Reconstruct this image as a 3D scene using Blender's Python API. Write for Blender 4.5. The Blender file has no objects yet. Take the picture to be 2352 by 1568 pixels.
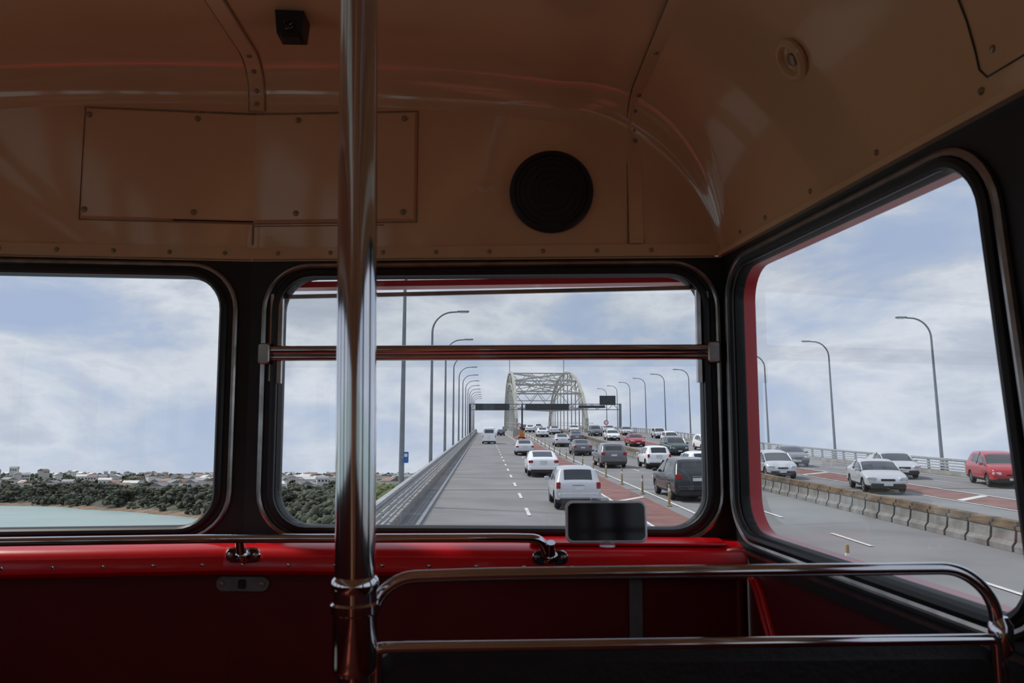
import bpy, math, random
import numpy as np
from mathutils import Vector, Matrix, noise
random.seed(7)
rng=np.random.default_rng(5)
scene=bpy.context.scene
scene.view_settings.view_transform='Standard'
GRADE=math.radians(3.6)
EYE=25.0
BUS=Matrix.Translation((0,0,EYE))@Matrix.Rotation(GRADE,4,'X')
I4=Matrix.Identity(4)
V=Vector

# ------------------------------------------------------------------ materials
def pmat(name,col,rough=.5,metal=0.,var=.12,scale=8.,bump=0.,coat=0.,spec=.5,bscale=None,detail=4,bdist=.02,cior=1.5):
    m=bpy.data.materials.new(name); m.use_nodes=True
    nt=m.node_tree; n=nt.nodes; l=nt.links
    b=n['Principled BSDF']
    tc=n.new('ShaderNodeTexCoord')
    ns=n.new('ShaderNodeTexNoise'); ns.inputs['Scale'].default_value=scale; ns.inputs['Detail'].default_value=detail
    l.new(tc.outputs['Object'],ns.inputs['Vector'])
    mx=n.new('ShaderNodeMix'); mx.data_type='RGBA'
    mr=n.new('ShaderNodeMapRange'); mr.inputs[1].default_value=.3; mr.inputs[2].default_value=.7
    l.new(ns.outputs['Fac'],mr.inputs[0]); l.new(mr.outputs[0],mx.inputs[0])
    mx.inputs[6].default_value=(*[c*(1-var) for c in col],1)
    mx.inputs[7].default_value=(*[min(1,c*(1+var)) for c in col],1)
    l.new(mx.outputs[2],b.inputs['Base Color'])
    b.inputs['Roughness'].default_value=rough; b.inputs['Metallic'].default_value=metal
    b.inputs['Coat Weight'].default_value=coat; b.inputs['Coat Roughness'].default_value=.06
    b.inputs['Coat IOR'].default_value=cior
    b.inputs['Specular IOR Level'].default_value=spec
    if bump>0:
        n2=n.new('ShaderNodeTexNoise'); n2.inputs['Scale'].default_value=bscale or scale*4; n2.inputs['Detail'].default_value=5
        l.new(tc.outputs['Object'],n2.inputs['Vector'])
        bp=n.new('ShaderNodeBump'); bp.inputs['Strength'].default_value=bump; bp.inputs['Distance'].default_value=bdist
        l.new(n2.outputs['Fac'],bp.inputs['Height']); l.new(bp.outputs['Normal'],b.inputs['Normal'])
    return m
def glassmat(name,tint=(.95,.97,.97),dirt=.015,refl=.9,base=.06):
    m=bpy.data.materials.new(name); m.use_nodes=True
    nt=m.node_tree; n=nt.nodes; l=nt.links
    n.remove(n['Principled BSDF']); out=n['Material Output']
    tr=n.new('ShaderNodeBsdfTransparent'); tr.inputs[0].default_value=(*tint,1)
    gl=n.new('ShaderNodeBsdfGlossy'); gl.inputs['Roughness'].default_value=.0
    df=n.new('ShaderNodeBsdfDiffuse'); df.inputs[0].default_value=(.8,.82,.85,1)
    lw=n.new('ShaderNodeLayerWeight'); lw.inputs[0].default_value=.5
    pw=n.new('ShaderNodeMath'); pw.operation='POWER'; pw.inputs[1].default_value=4
    ml=n.new('ShaderNodeMath'); ml.operation='MULTIPLY_ADD'; ml.inputs[1].default_value=refl; ml.inputs[2].default_value=base
    l.new(lw.outputs['Facing'],pw.inputs[0]); l.new(pw.outputs[0],ml.inputs[0])
    m1=n.new('ShaderNodeMixShader'); l.new(ml.outputs[0],m1.inputs[0]); l.new(tr.outputs[0],m1.inputs[1]); l.new(gl.outputs[0],m1.inputs[2])
    ns=n.new('ShaderNodeTexNoise'); ns.inputs['Scale'].default_value=5; ns.inputs['Detail'].default_value=6
    tc=n.new('ShaderNodeTexCoord'); l.new(tc.outputs['Object'],ns.inputs['Vector'])
    md=n.new('ShaderNodeMath'); md.operation='MULTIPLY'; md.inputs[1].default_value=dirt*2; l.new(ns.outputs['Fac'],md.inputs[0])
    m2=n.new('ShaderNodeMixShader'); l.new(md.outputs[0],m2.inputs[0]); l.new(m1.outputs[0],m2.inputs[1]); l.new(df.outputs[0],m2.inputs[2])
    l.new(m2.outputs[0],out.inputs[0])
    return m
M={}
M['cream']=pmat('cream_paint',(.80,.47,.25),.20,var=.05,scale=3,bump=.05,bscale=5,coat=1,cior=1.85)
M['creamtrim']=pmat('cream_trim_paint',(.80,.49,.27),.30,var=.08,scale=6,coat=.6)
M['red']=pmat('red_gloss_paint',(.74,.003,.010),.28,var=.1,scale=5,bump=.03,bscale=9,coat=.3)
M['redshade']=pmat('red_panel_shade_darkened',(.13,.0015,.004),.5,var=.15,scale=5,bump=.03,bscale=9)  # red paint copy for lower panels, with the interior's shade put into its colour
M['redx']=pmat('red_body_paint',(.50,.008,.015),.3,var=.1,scale=5,coat=.3)
M['black']=pmat('black_paint',(.016,.016,.018),.5,var=.3,scale=10)
M['rubber']=pmat('black_rubber',(.010,.010,.011),.45,var=.3,scale=20)
M['chrome']=pmat('chrome',(.66,.66,.68),.09,1.,var=.08,scale=12)
M['steel']=pmat('worn_steel_trim',(.42,.40,.38),.28,1.,var=.25,scale=25)
M['screw']=pmat('screw_metal',(.34,.25,.16),.4,.5,var=.2,scale=60)
M['seat']=pmat('dark_leatherette',(.012,.011,.012),.55,var=.3,scale=30,bump=.1)
M['floor']=pmat('floor_lino',(.32,.065,.04),.6,var=.3,scale=8)
M['plate']=pmat('grey_plate',(.22,.22,.22),.45,.5,var=.15,scale=30)
M['glass']=glassmat('window_glass')
M['screen']=pmat('phone_screen',(.004,.004,.005),.08,var=.1,coat=.3)
M['phone']=pmat('phone_frame',(.85,.86,.88),.35,.0,var=.03)
M['clear']=glassmat('clear_plastic',(.85,.9,.92),.15)
M['asphalt']=pmat('asphalt',(.205,.205,.21),.85,var=.16,scale=.35,bump=.15,bscale=12,detail=8)
M['redroad']=pmat('red_road_surface',(.21,.10,.088),.85,var=.25,scale=1.2,detail=6)
M['line']=pmat('road_marking_white',(.62,.62,.60),.7,var=.15,scale=4)
M['conc']=pmat('concrete',(.28,.275,.26),.85,var=.25,scale=2,bump=.2)
M['concb']=pmat('barrier_concrete',(.20,.195,.185),.85,var=.3,scale=2.5,bump=.2,detail=7)
M['concy']=pmat('ochre_stained_concrete',(.17,.12,.075),.85,var=.5,scale=1.3,detail=6)
M['galv']=pmat('galvanised_steel',(.38,.39,.40),.55,.2,var=.12,scale=3)
M['pole']=pmat('lamp_pole_grey',(.22,.235,.26),.5,.4,var=.12,scale=2)
M['truss']=pmat('bridge_steel_paint',(.40,.385,.35),.6,var=.14,scale=.6)
M['sign']=pmat('dark_sign_panel',(.035,.045,.055),.5,var=.2,scale=2)
M['blue']=pmat('blue_sign',(.03,.13,.42),.4,var=.1)
M['signred']=pmat('sign_red',(.6,.03,.03),.4)
M['white']=pmat('white_paint',(.75,.75,.75),.4,var=.05)
M['post']=pmat('delineator_post',(.34,.25,.12),.5,var=.15,scale=10)
M['orange']=pmat('orange_plastic',(.6,.2,.03),.5)
M['tyre']=pmat('tyre_rubber',(.012,.012,.013),.8,var=.2,scale=10)
M['rim']=pmat('alloy_wheel',(.4,.4,.42),.3,.8)
M['carglass']=pmat('car_window_tint',(.018,.022,.026),.06,var=.1,coat=.3,spec=.8)
M['tail']=pmat('tail_light_red',(.30,.01,.012),.2,coat=.4)
M['head']=pmat('head_light_clear',(.7,.72,.75),.1,.3,coat=.5)
M['trimblk']=pmat('car_black_trim',(.02,.02,.022),.6)
M['numplate']=pmat('number_plate',(.7,.7,.68),.4)
M['foliage']=pmat('tree_foliage',(.080,.090,.060),.9,var=.7,scale=.10,bump=1,bscale=1.3,detail=14,bdist=.8)
M['foliage2']=pmat('bright_foliage',(.12,.15,.055),.9,var=.4,scale=.3,detail=8,bump=1,bscale=1.5,bdist=.6)
M['land']=pmat('grass_and_scrub',(.07,.075,.05),.95,var=.6,scale=.03,detail=10)
M['cliff']=pmat('clay_cliff',(.20,.14,.09),.95,var=.4,scale=.1,detail=8)
M['roofg']=pmat('grey_roof',(.26,.26,.265),.7,var=.3,scale=.05)
M['roofr']=pmat('terracotta_roof',(.26,.16,.12),.7,var=.2,scale=.05)
M['house']=pmat('weatherboard_white',(.68,.66,.62),.7,var=.2,scale=.02)
M['sea']=pmat('sea_water',(.28,.37,.35),.4,var=.10,scale=.01,bump=.5,bscale=.35,detail=6)

# ------------------------------------------------------------------ mesh builder
class MB:
    def __init__(s): s.v=[];s.f=[];s.m=[];s.mats=[]
    def mi(s,k):
        if k not in s.mats: s.mats.append(k)
        return s.mats.index(k)
    def add(s,vs,fs,k):
        b=len(s.v); s.v+= [tuple(p) for p in vs]; i=s.mi(k)
        for f in fs: s.f.append(tuple(b+j for j in f)); s.m.append(i)
    def quad(s,a,b,c,d,k): s.add([a,b,c,d],[(0,1,2,3)],k)
    def box(s,c,size,k,mat=None,taper=1.0):
        hx,hy,hz=[t/2 for t in size]
        vs=[V((x*(taper if z>0 else 1),y*(taper if z>0 else 1),z)) for z in(-hz,hz) for y in(-hy,hy) for x in(-hx,hx)]
        if mat is not None: vs=[mat@p for p in vs]
        vs=[p+V(c) for p in vs]
        s.add(vs,[(0,2,3,1),(4,5,7,6),(0,1,5,4),(2,6,7,3),(0,4,6,2),(1,3,7,5)],k)
    def rbox(s,c,size,k,r=.01,mat=None,n=4,axis='y'):
        ax={'x':0,'y':1,'z':2}[axis]; o=[i for i in range(3) if i!=ax]
        hu,hv=size[o[0]]/2,size[o[1]]/2; h=size[ax]/2
        r=min(r,hu*.98,hv*.98)
        pts=rr(-hu,hu,-hv,hv,r,n); e=min(h*.6,r*.4)
        inn=rr(-hu+e,hu-e,-hv+e,hv-e,max(r-e,.0005),n)
        rings=[(inn,-h),(pts,-h+e),(pts,h-e),(inn,h)]
        vs=[]
        for ps,d in rings:
            for (u,w) in ps:
                q=[0,0,0]; q[o[0]]=u;q[o[1]]=w;q[ax]=d
                q=V(q)
                if mat is not None: q=mat@q
                vs.append(q+V(c))
        N=len(pts); fs=[]
        for a in range(3):
            for i in range(N):
                j=(i+1)%N; fs.append((a*N+i,a*N+j,(a+1)*N+j,(a+1)*N+i))
        fs.append(tuple(range(N))); fs.append(tuple(range(3*N,4*N)))
        s.add(vs,fs,k)
    def tube(s,pts,r,k,seg=10,closed=False,cap=True):
        pts=[V(p) for p in pts]; n=len(pts)
        rs=r if isinstance(r,(list,tuple)) else [r]*n
        nr=None; vs=[]
        for i,p in enumerate(pts):
            if closed: t=(pts[(i+1)%n]-pts[i-1])
            else: t=pts[min(i+1,n-1)]-pts[max(i-1,0)]
            t.normalize()
            if nr is None:
                nr=t.orthogonal().normalized()
            nr=(nr-t*nr.dot(t)).normalized()
            bn=t.cross(nr)
            for a in range(seg):
                th=2*math.pi*(a+.5)/seg
                vs.append(p+(nr*math.cos(th)+bn*math.sin(th))*rs[i])
        fs=[]
        for i in range(n if closed else n-1):
            j=(i+1)%n
            for a in range(seg):
                b=(a+1)%seg
                fs.append((i*seg+a,i*seg+b,j*seg+b,j*seg+a))
        if cap and not closed:
            fs.append(tuple(range(seg))); fs.append(tuple(range((n-1)*seg,n*seg)))
        s.add(vs,fs,k)
    def beam(s,a,b,w,k,h=None):
        a=V(a);b=V(b);t=(b-a).normalized(); h=h or w
        side=t.cross(V((0,0,1)))
        if side.length<.01: side=V((1,0,0))
        side.normalize(); up=side.cross(t)
        vs=[]
        for p in(a,b):
            for sx,sy in((-1,-1),(1,-1),(1,1),(-1,1)): vs.append(p+side*sx*w/2+up*sy*h/2)
        s.add(vs,[(0,1,2,3),(4,5,6,7),(0,1,5,4),(1,2,6,5),(2,3,7,6),(3,0,4,7)],k)
    def lathe(s,c,axis,prof,k,seg=24):
        ax=V(axis).normalized(); u=ax.orthogonal().normalized(); w=ax.cross(u); c=V(c)
        vs=[]
        for r,h in prof:
            for a in range(seg):
                th=2*math.pi*a/seg; vs.append(c+ax*h+(u*math.cos(th)+w*math.sin(th))*max(r,1e-4))
        fs=[]
        for i in range(len(prof)-1):
            for a in range(seg):
                b=(a+1)%seg; fs.append((i*seg+a,i*seg+b,(i+1)*seg+b,(i+1)*seg+a))
        fs.append(tuple(range(seg))); L=len(prof)-1; fs.append(tuple(range(L*seg,(L+1)*seg)))
        s.add(vs,fs,k)
    def mesh(s,name,smooth=None,xf=None):
        vs=s.v
        me=bpy.data.meshes.new(name); me.from_pydata(vs,[],s.f)
        for k in s.mats: me.materials.append(M[k] if isinstance(k,str) else k)
        me.polygons.foreach_set('material_index',s.m)
        if smooth:
            me.polygons.foreach_set('use_smooth',[True]*len(me.polygons))
            try: me.set_sharp_from_angle(angle=math.radians(smooth))
            except Exception: pass
        me.update(); return me
    def obj(s,name,mtx=BUS,smooth=40,fix=True):
        me=s.mesh(name,None)
        if fix:
            import bmesh
            bm=bmesh.new(); bm.from_mesh(me)
            bmesh.ops.remove_doubles(bm,verts=bm.verts,dist=1e-5)
            bmesh.ops.recalc_face_normals(bm,faces=bm.faces); bm.to_mesh(me); bm.free()
        if smooth:
            me.polygons.foreach_set('use_smooth',[True]*len(me.polygons))
            try: me.set_sharp_from_angle(angle=math.radians(smooth))
            except Exception: pass
        o=bpy.data.objects.new(name,me); o.matrix_world=mtx
        scene.collection.objects.link(o); return o

def rr(u0,u1,v0,v1,r,n=8):
    pts=[]
    for cx,cy,a0 in((u1-r,v1-r,0),(u0+r,v1-r,90),(u0+r,v0+r,180),(u1-r,v0+r,270)):
        for i in range(n+1):
            a=math.radians(a0+90*i/n); pts.append((cx+r*math.cos(a),cy+r*math.sin(a)))
    return pts
def bend(pts,rad,n=6):
    pts=[V(p) for p in pts]; out=[pts[0]]
    for i in range(1,len(pts)-1):
        p=pts[i]; a=(pts[i-1]-p); b=(pts[i+1]-p)
        r=min(rad,a.length*.49,b.length*.49); A=p+a.normalized()*r; B=p+b.normalized()*r
        for j in range(n+1):
            t=j/n; out.append(A*(1-t)**2+p*2*t*(1-t)+B*t*t)
    out.append(pts[-1]); return out
def sstep(a,b,x):
    t=max(0,min(1,(x-a)/(b-a))); return t*t*(3-2*t)

# ------------------------------------------------------------------ bus shell
XC=-.53; HW=1.055; YC=1.72; YM=1.80
def Yw(x): return YM-(YM-YC)*min(abs(x-XC),HW)/HW
def W(y):
    return HW+.0864*(YC-max(y,.04))
ZT=.365; ZS=-.25
LS=1.68*math.hypot(1,.0864)
class Plane:
    def __init__(s,O,Ud,Nd,sh=0): s.O=V(O);s.U=V(Ud).normalized();s.N=V(Nd).normalized();s.sh=sh
    def p(s,u,z,d=0):
        if s.sh:
            w=u if u<.86 else .86*(LS-u)/(LS-.86)
            u=u+s.sh*max(0,(.34-max(z,-.3)))*w
        return s.O+s.U*u+s.N*d+V((0,0,z))
def mir(pl): return Plane((2*XC-pl.O.x,pl.O.y,pl.O.z),(-pl.U.x,pl.U.y,0),(-pl.N.x,pl.N.y,0),pl.sh)
FR=Plane((XC,YM,0),(HW,YC-YM,0),(-(YC-YM),HW,0)); FL=mir(FR)
LF=math.hypot(HW,YC-YM)
SR=Plane((XC+HW,YC,0),(.0864,-1,0),(1,.0864,0),.125); SL=mir(SR)
XR=XC+W(0); SR2=Plane((XR,.04,0),(0,-1,0),(1,0,0)); SL2=mir(SR2)

def ringplate(mb,pl,outer,inner,d0,d1,k,n=8):
    A=rr(*outer,n); B=rr(*inner,n); N=len(A); vs=[]
    for P in(A,B):
        for d in(d0,d1):
            vs+=[pl.p(u,z,d) for u,z in P]
    fs=[]
    for i in range(N):
        j=(i+1)%N
        fs+=[(i,j,2*N+j,2*N+i),(N+i,N+j,3*N+j,3*N+i),(2*N+i,2*N+j,3*N+j,3*N+i),(i,j,N+j,N+i)]
    mb.add(vs,fs,k)
def ringtube(mb,pl,rect,d,r,k,n=8,seg=8):
    mb.tube([pl.p(u,z,d) for u,z in rr(*rect,n)],r,k,seg,closed=True)
winid=[0]
def window(pl,u0,u1,z0,z1,r,extra=None,tr=.035,rev='redx',rd=.026,dd=.020):
    winid[0]+=1
    mb=MB()
    ringplate(mb,pl,(u0-.012,u1+.012,z0-.012,z1+.012,r+.01),(u0,u1,z0,z1,r),.0,dd,'rubber')
    ringtube(mb,pl,(u0-.010,u1+.010,z0-.008,z1+.008,r+.008),-.004,.009,'rubber')
    ringtube(mb,pl,(u0-tr,u1+tr,z0-tr*.7,z1+tr*.7,r+.025),-.004,.0065,'steel')
    ringplate(mb,pl,(u0-tr+.002,u1+tr-.002,z0-tr*.7+.002,z1+tr*.7-.002,r+.023),(u0-.012,u1+.012,z0-.012,z1+.012,r+.01),-.004,-.001,'black')
    ringplate(mb,pl,(u0-.03,u1+.03,z0-.03,z1+.03,r+.02),(u0-.001,u1+.001,z0-.001,z1+.001,r),dd,dd+rd,rev)
    P=rr(u0,u1,z0,z1,r,8)
    mb.add([pl.p(u,z,dd-.003) for u,z in P],[tuple(range(len(P)))],'glass')
    if extra: extra(mb,pl)
    return mb.obj('window_%d'%winid[0])
def cellwall(mb,pl,cells,z0,z1,k,t=.018):
    for (a,b,win) in cells:
        if win: ringplate(mb,pl,(a,b,z0,z1,1e-6),win,0,t,k)
        else:
            vs=[pl.p(u,z,d) for d in(0,t) for u,z in((a,z0),(b,z0),(b,z1),(a,z1))]
            mb.add(vs,[(0,1,2,3),(4,5,6,7),(0,1,5,4),(1,2,6,5),(2,3,7,6),(3,0,4,7)],k)
fw=(.068,1.008,-.228,.325,.075)
sw1=(.058,.800,-.222,.322,.070); sw2=(.925,1.60,-.215,.322,.075)
wf=MB()
for pl in(FR,FL): cellwall(wf,pl,[(0,LF,fw)],ZS,ZT,'black',.03)
def hopper(mb,pl):
    u0,u1=.03,1.04
    zb=.158
    mb.tube([pl.p(u0+.02,zb,-.012),pl.p(u1-.02,zb,-.012)],.0105,'chrome',14)
    mb.tube([pl.p(u0+.02,zb-.016,-.008),pl.p(u1-.02,zb-.016,-.008)],.0075,'chrome',10)
    for u in(u0+.012,u1-.012):
        R=Matrix(((pl.U.x,pl.N.x,0),(pl.U.y,pl.N.y,0),(0,0,1)))
        mb.rbox(pl.p(u,zb-.008,-.012),(.026,.034,.046),'steel',.006,R)
    for u,sg in((.052,1),(1.018,-1)):
        mb.beam(pl.p(u,.285,-.004),pl.p(u,.09,-.004),.007,'chrome',.012)
        mb.beam(pl.p(u+sg*.018,.29,0),pl.p(u+sg*.018,.085,0),.009,'steel',.014)
        mb.beam(pl.p(u+sg*.010,.285,.006),pl.p(u+sg*.010,.085,.006),.008,'rubber',.010)
    mb.beam(pl.p(.07,.283,.02),pl.p(1.0,.298,.02),.008,'steel',.009)
    mb.quad(pl.p(.075,.12,-.002),pl.p(.995,.12,-.002),pl.p(.995,.285,.018),pl.p(.075,.283,.018),'glass')
    mb.beam(pl.p(.05,.318,.085),pl.p(1.02,.325,.085),.05,'redx',.014)
window(FR,*fw,extra=hopper,rev='rubber',rd=.012,dd=.034)
window(FL,*fw,rev='rubber',rd=.012,dd=.034)
window(SR,*sw1,tr=.030); window(SR,*sw2)
window(SL,*sw1,tr=.030); window(SL,*sw2)
wr=MB(); wl=MB()
for mb,a,b in((wr,SR,SR2),(wl,SL,SL2)):
    cellwall(mb,a,[(0,.8625,sw1),(.8625,LS,sw2)],ZS-.01,ZT,'black')
    cellwall(mb,a,[(0,LS,None)],-1.2,ZS-.01,'redshade')
    cs=[];u=0
    while u<4.0:
        cs.append((u,u+1.0,(u+.07,u+.93,-.215,.322,.075))); u+=1.0
    cellwall(mb,b,cs,ZS-.01,ZT,'black'); cellwall(mb,b,[(0,4,None)],-1.2,ZS-.01,'redshade')
    for c in cs: window(b,*c[2])

RX,RZ=.35,.40
def section(y,phi_t):
    w=W(y); s=1 if phi_t>=0 else -1; t=abs(phi_t)
    if t>.5:
        ph=(1-t)/.5*math.pi/2
        x=w-RX+RX*math.cos(ph); z=ZT+RZ*math.sin(ph)
        nx,nz=-math.cos(ph)/RX,-math.sin(ph)/RZ
    else:
        q=t/.5; x=(w-RX)*q; z=ZT+RZ+.055*(1-q*q)
        nx,nz=-.11*q,-1
    L=math.hypot(nx,nz); return XC+s*x,z,s*nx/L,nz/L
def phix(ph): return 1-ph/90*.5
ts=[1-i/44 for i in range(89)]
rows=[]
for y in(-3.96,-3,-2,-1,-.4,.04,.3,.6,.9,1.1,1.3,1.45,1.55): rows.append([V((section(y,t)[0],y,section(y,t)[1])) for t in ts])
for a in range(0,91,15):
    al=math.radians(a); row=[]
    for t in ts:
        fr=min(1,(1-abs(t))/.3); r=.018+.072*sstep(0,1,fr)
        x0,_,_,_=section(1.7,t)
        y=Yw(x0)-r*(1-math.sin(al))
        x,z,nx,nz=section(y,t); d=r*(1-math.cos(al))
        row.append(V((x+nx*d,y,z+nz*d)))
    rows.append(row)
mb=MB(); vs=[p for r in rows for p in r]; N=len(ts)
fs=[(i*N+j,i*N+j+1,(i+1)*N+j+1,(i+1)*N+j) for i in range(len(rows)-1) for j in range(N-1)]
mb.add(vs,fs,'cream')
ceil=mb.obj('ceiling',smooth=60)
last=rows[-1]; capv=[];K=6
for k in range(K+1):
    for p in last:
        q=V((p.x,Yw(p.x),ZT)); capv.append(p.lerp(q,k/K))
wf.add(capv,[(i*N+j,i*N+j+1,(i+1)*N+j+1,(i+1)*N+j) for i in range(K) for j in range(N-1)],'cream')
prof=[(.0,ZS+.002),(-.075,ZS),(-.105,ZS-.004),(-.122,ZS-.013),(-.130,ZS-.028),(-.130,ZS-.050),(-.122,ZS-.056),(-.118,ZS-.060),(-.085,ZS-.062)]
for pl in(FR,FL):
    vs=[pl.p(u,z,d) for (d,z) in prof for u in(0,LF+.004)]
    wf.add(vs,[(2*i,2*i+1,2*i+3,2*i+2) for i in range(len(prof)-1)],'red')
    vs=[pl.p(u,z,d) for (d,z) in((-.085,ZS-.062),(-.085,-1.2)) for u in(0,LF+.012)]
    wf.add(vs,[(0,1,3,2)],'redshade')
    wf.tube([pl.p(LF-.004,ZS-.058,-.088),pl.p(LF-.004,-1.19,-.088)],.009,'redshade',10)
wf.obj('wall_front',smooth=50)
wr.obj('wall_right',smooth=None); wl.obj('wall_left',smooth=None)
mb=MB(); mb.box((XC,-3.98,-.2),(2.44,.04,2.1),'creamtrim'); mb.obj('wall_back',smooth=None)
mb=MB(); mb.box((XC,-1.1,-1.22),(2.44,5.84,.04),'floor'); mb.obj('floor',smooth=None)
def strip(X,w,name,zend):
    mb=MB(); prof=[]
    def onvault(y):
        lo,hi=0.,1.
        for _ in range(40):
            md=(lo+hi)/2
            if section(y,md)[0]<X: lo=md
            else: hi=md
        return section(y,lo)
    r=.09 if abs(X-XC)<.6 else .085
    x,z,nx,nz=onvault(Yw(X)-r)
    prof.append((Yw(X),zend,-1,0))
    if zend<z-r-.02: prof.append((Yw(X),z-r-.01,-1,0))
    for a in range(0,91,10):
        al=math.radians(a); 
        if z-r+r*math.sin(al)>zend: prof.append((Yw(X)-r+r*math.cos(al),z-r+r*math.sin(al),-math.cos(al),-math.sin(al)))
    for y in(1.5,1.3,1.1,.8,.4,0,-1,-3.9):
        x,zz,nx,nz=onvault(y); prof.append((y,zz,0,-1))
    vs=[]
    for (y,z,ny,nz) in prof:
        for dx,e in((-w/2,.0),(-w/2+.002,.006),(w/2-.002,.006),(w/2,0)):
            vs.append((X+dx,y+ny*(e),z+nz*(e)))
    n=len(prof)
    mb.add(vs,[(4*i+j,4*i+j+1,4*i+j+5,4*i+j+4) for i in range(n-1) for j in range(3)],'creamtrim')
    for s in(-1,1): mb.tube([(X+s*(w/2+.0015),y+ny*.001,z+nz*.001) for (y,z,ny,nz) in prof],.0016,'screw',5)
    for i in range(1,n-3):
        if i%3==0 or i>11 or i==1:
            y,z,ny,nz=prof[i]
            mb.lathe((X,y+ny*.006,z+nz*.006),(0,ny,nz),[(.006,0),(.005,.002),(.002,.003)],'screw',10)
    mb.obj(name,smooth=35)
strip(XC,.036,'trim_1',.714); strip(.335,.034,'trim_2',ZT+.03)
mb=MB()
for pl in(FR,FL):
    ringplate(mb,pl,(0,LF-.004,ZT-.004,ZT+.027,.001),(.002,LF-.006,ZT-.002,ZT+.001,.0005),-.005,0,'creamtrim')
    u=.06
    while u<1.0:
        mb.lathe(pl.p(u,ZT+.014,-.005),-pl.N,[(.0055,0),(.0045,.002),(.001,.003)],'screw',10); u+=.12
mb.obj('trim_3',smooth=35)
mb=MB()
for pl in(SR,SL):
    mb.beam(pl.p(.0,ZT+.004,-.006),pl.p(LS,ZT+.004,-.006),.012,'creamtrim',.010)
    for u in(.1,.22,.4,.6,.82,1.1,1.4):
        mb.lathe(pl.p(u,ZT+.03,.0),V((-pl.N.x,0,-.12)),[(.005,-.004),(.005,.002),(.003,.004)],'screw',10)
mb.obj('trim_4',smooth=35)
mb=MB(); pts=[]
for ph in(60,50,40,32,24,17,11,8): s_=section(.9,phix(ph)); pts.append((s_[0]+s_[2]*.001,.9,s_[1]+s_[3]*.001))
for y in(.89,.86,.7,.4,.1): s_=section(y,phix(6)); pts.append((s_[0]+s_[2]*.001,y,s_[1]+s_[3]*.001))
mb.tube(pts,.0011,'rubber',6)
for ph,y in((10,.875),(28,.88),(45,.88)):
    s_=section(y,phix(ph)); mb.lathe((s_[0],y,s_[1]),(s_[2],0,s_[3]),[(.005,0),(.004,.002),(.002,.003)],'screw',10)
mb.obj('ceiling_hatch',smooth=35)
s_=section(1.24,phix(34.8)); mb=MB()
nrm=V((s_[2],0,s_[3])); c=V((s_[0],1.24,s_[1]))
mb.lathe(c,nrm,[(.036,0),(.036,.006),(.031,.011),(.026,.011),(.023,.006),(.022,.0),(.001,-.001)],'creamtrim',32)
mb.lathe(c+nrm*.001,nrm,[(.011,0),(.011,.004),(.008,.006),(.001,.006)],'screw',16)
mb.obj('ceiling_bell_push',smooth=35)
mb=MB()
for pl,u0,u1 in((FL,0,.375),(FR,0,.372)):
    a=pl
    e=.004
    vs=[a.p(u,z,d) for d,(uu0,uu1,z0,z1) in((0,(u0,u1,.452,.705)),(-.009,(u0,u1-e,.452+e,.705-e))) for u,z in((uu0,z0),(uu1,z0),(uu1,z1),(uu0,z1))]
    mb.add(vs,[(4,5,6,7),(0,1,5,4),(1,2,6,5),(2,3,7,6)],'cream')
    mb.tube([a.p(0,.449,-.001),a.p(u1+.003,.449,-.001),a.p(u1+.003,.708,-.001),a.p(0,.708,-.001)],.0018,'screw',6)
for X in(-.895,-.66,-.43,-.185):
    for z in(.470,.688):
        pl=FL if X<XC else FR
        mb.lathe(pl.p(abs(X-XC),z,-.009),-pl.N,[(.007,0),(.006,.003),(.002,.004)],'screw',12)
mb.tube([FR.p(-.0,.446,-.001),FR.p(.0,.40,-.001)],.002,'screw',6)
mb.tube([FR.p(-.0,.443,-.001),FR.p(.30,.443,-.001)],.0012,'screw',6)
mb.obj('destination_box_cover',smooth=35)
mb=MB(); c=FR.p(.149+.53,.514,0); n_=-FR.N
mb.lathe(c,n_,[(.094,0),(.094,.010),(.090,.017),(.083,.018),(.080,.014),(.060,.018),(.03,.021),(.001,.022)],'rubber',48)
for rr_ in(.015,.03,.045,.06,.073):
    pts=[c+n_*(.0225-.0075*(rr_/.08)**2)+FR.U*(rr_*math.cos(a*math.pi/16))+V((0,0,rr_*math.sin(a*math.pi/16))) for a in range(32)]
    mb.tube(pts,.0022,'rubber',5,closed=True)
R=Matrix(((FR.U.x,FR.N.x,0),(FR.U.y,FR.N.y,0),(0,0,1)))
mb.rbox(c+n_*.018+V((0,0,-.078)),(.045,.004,.012),'black',.005,R)
mb.obj('loudspeaker',smooth=35)
mb=MB(); c=V((-.394,1.56,.805))
mb.box(c+V((0,0,-.0)),(.050,.05,.066),'rubber',taper=1.22)
mb.rbox(c+V((0,-.008,-.036)),(.038,.036,.010),'rubber',.006,axis='z')
mb.lathe(c+V((0,-.025,-.016)),(0,-1,-.4),[(.010,0),(.010,.008),(.008,.01),(.001,.008)],'screen',20)
mb.rbox(c+V((0,0,.033)),(.066,.066,.006),'rubber',.01,axis='z')
mb.obj('security_camera',smooth=35)
mb=MB(); mb.lathe((-.86,1.5,.817),(0,0,-1),[(.008,-.004),(.008,.005),(.004,.007)],'rubber',16); mb.obj('ceiling_screw')
mb=MB()
for pl in(FR,FL):
    u=.05
    while u<1.02:
        mb.lathe(pl.p(u,ZS-.038,-.129),-pl.N,[(.0045,0),(.004,.002),(.001,.003)],'chrome',8); u+=.095
mb.rbox(FR.p(.83,ZS+.0035,-.055),(.40,.10,.005),'red',.01,Matrix(((FR.U.x,FR.N.x,0),(FR.U.y,FR.N.y,0),(0,0,1))),axis='z')
mb.beam(FR.p(.845,ZS-.064,-.087),FR.p(.845,-.62,-.087),.026,'plate',.006)
mb.obj('trim_5',smooth=35)
mb=MB()
zr_=-.2305
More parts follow.
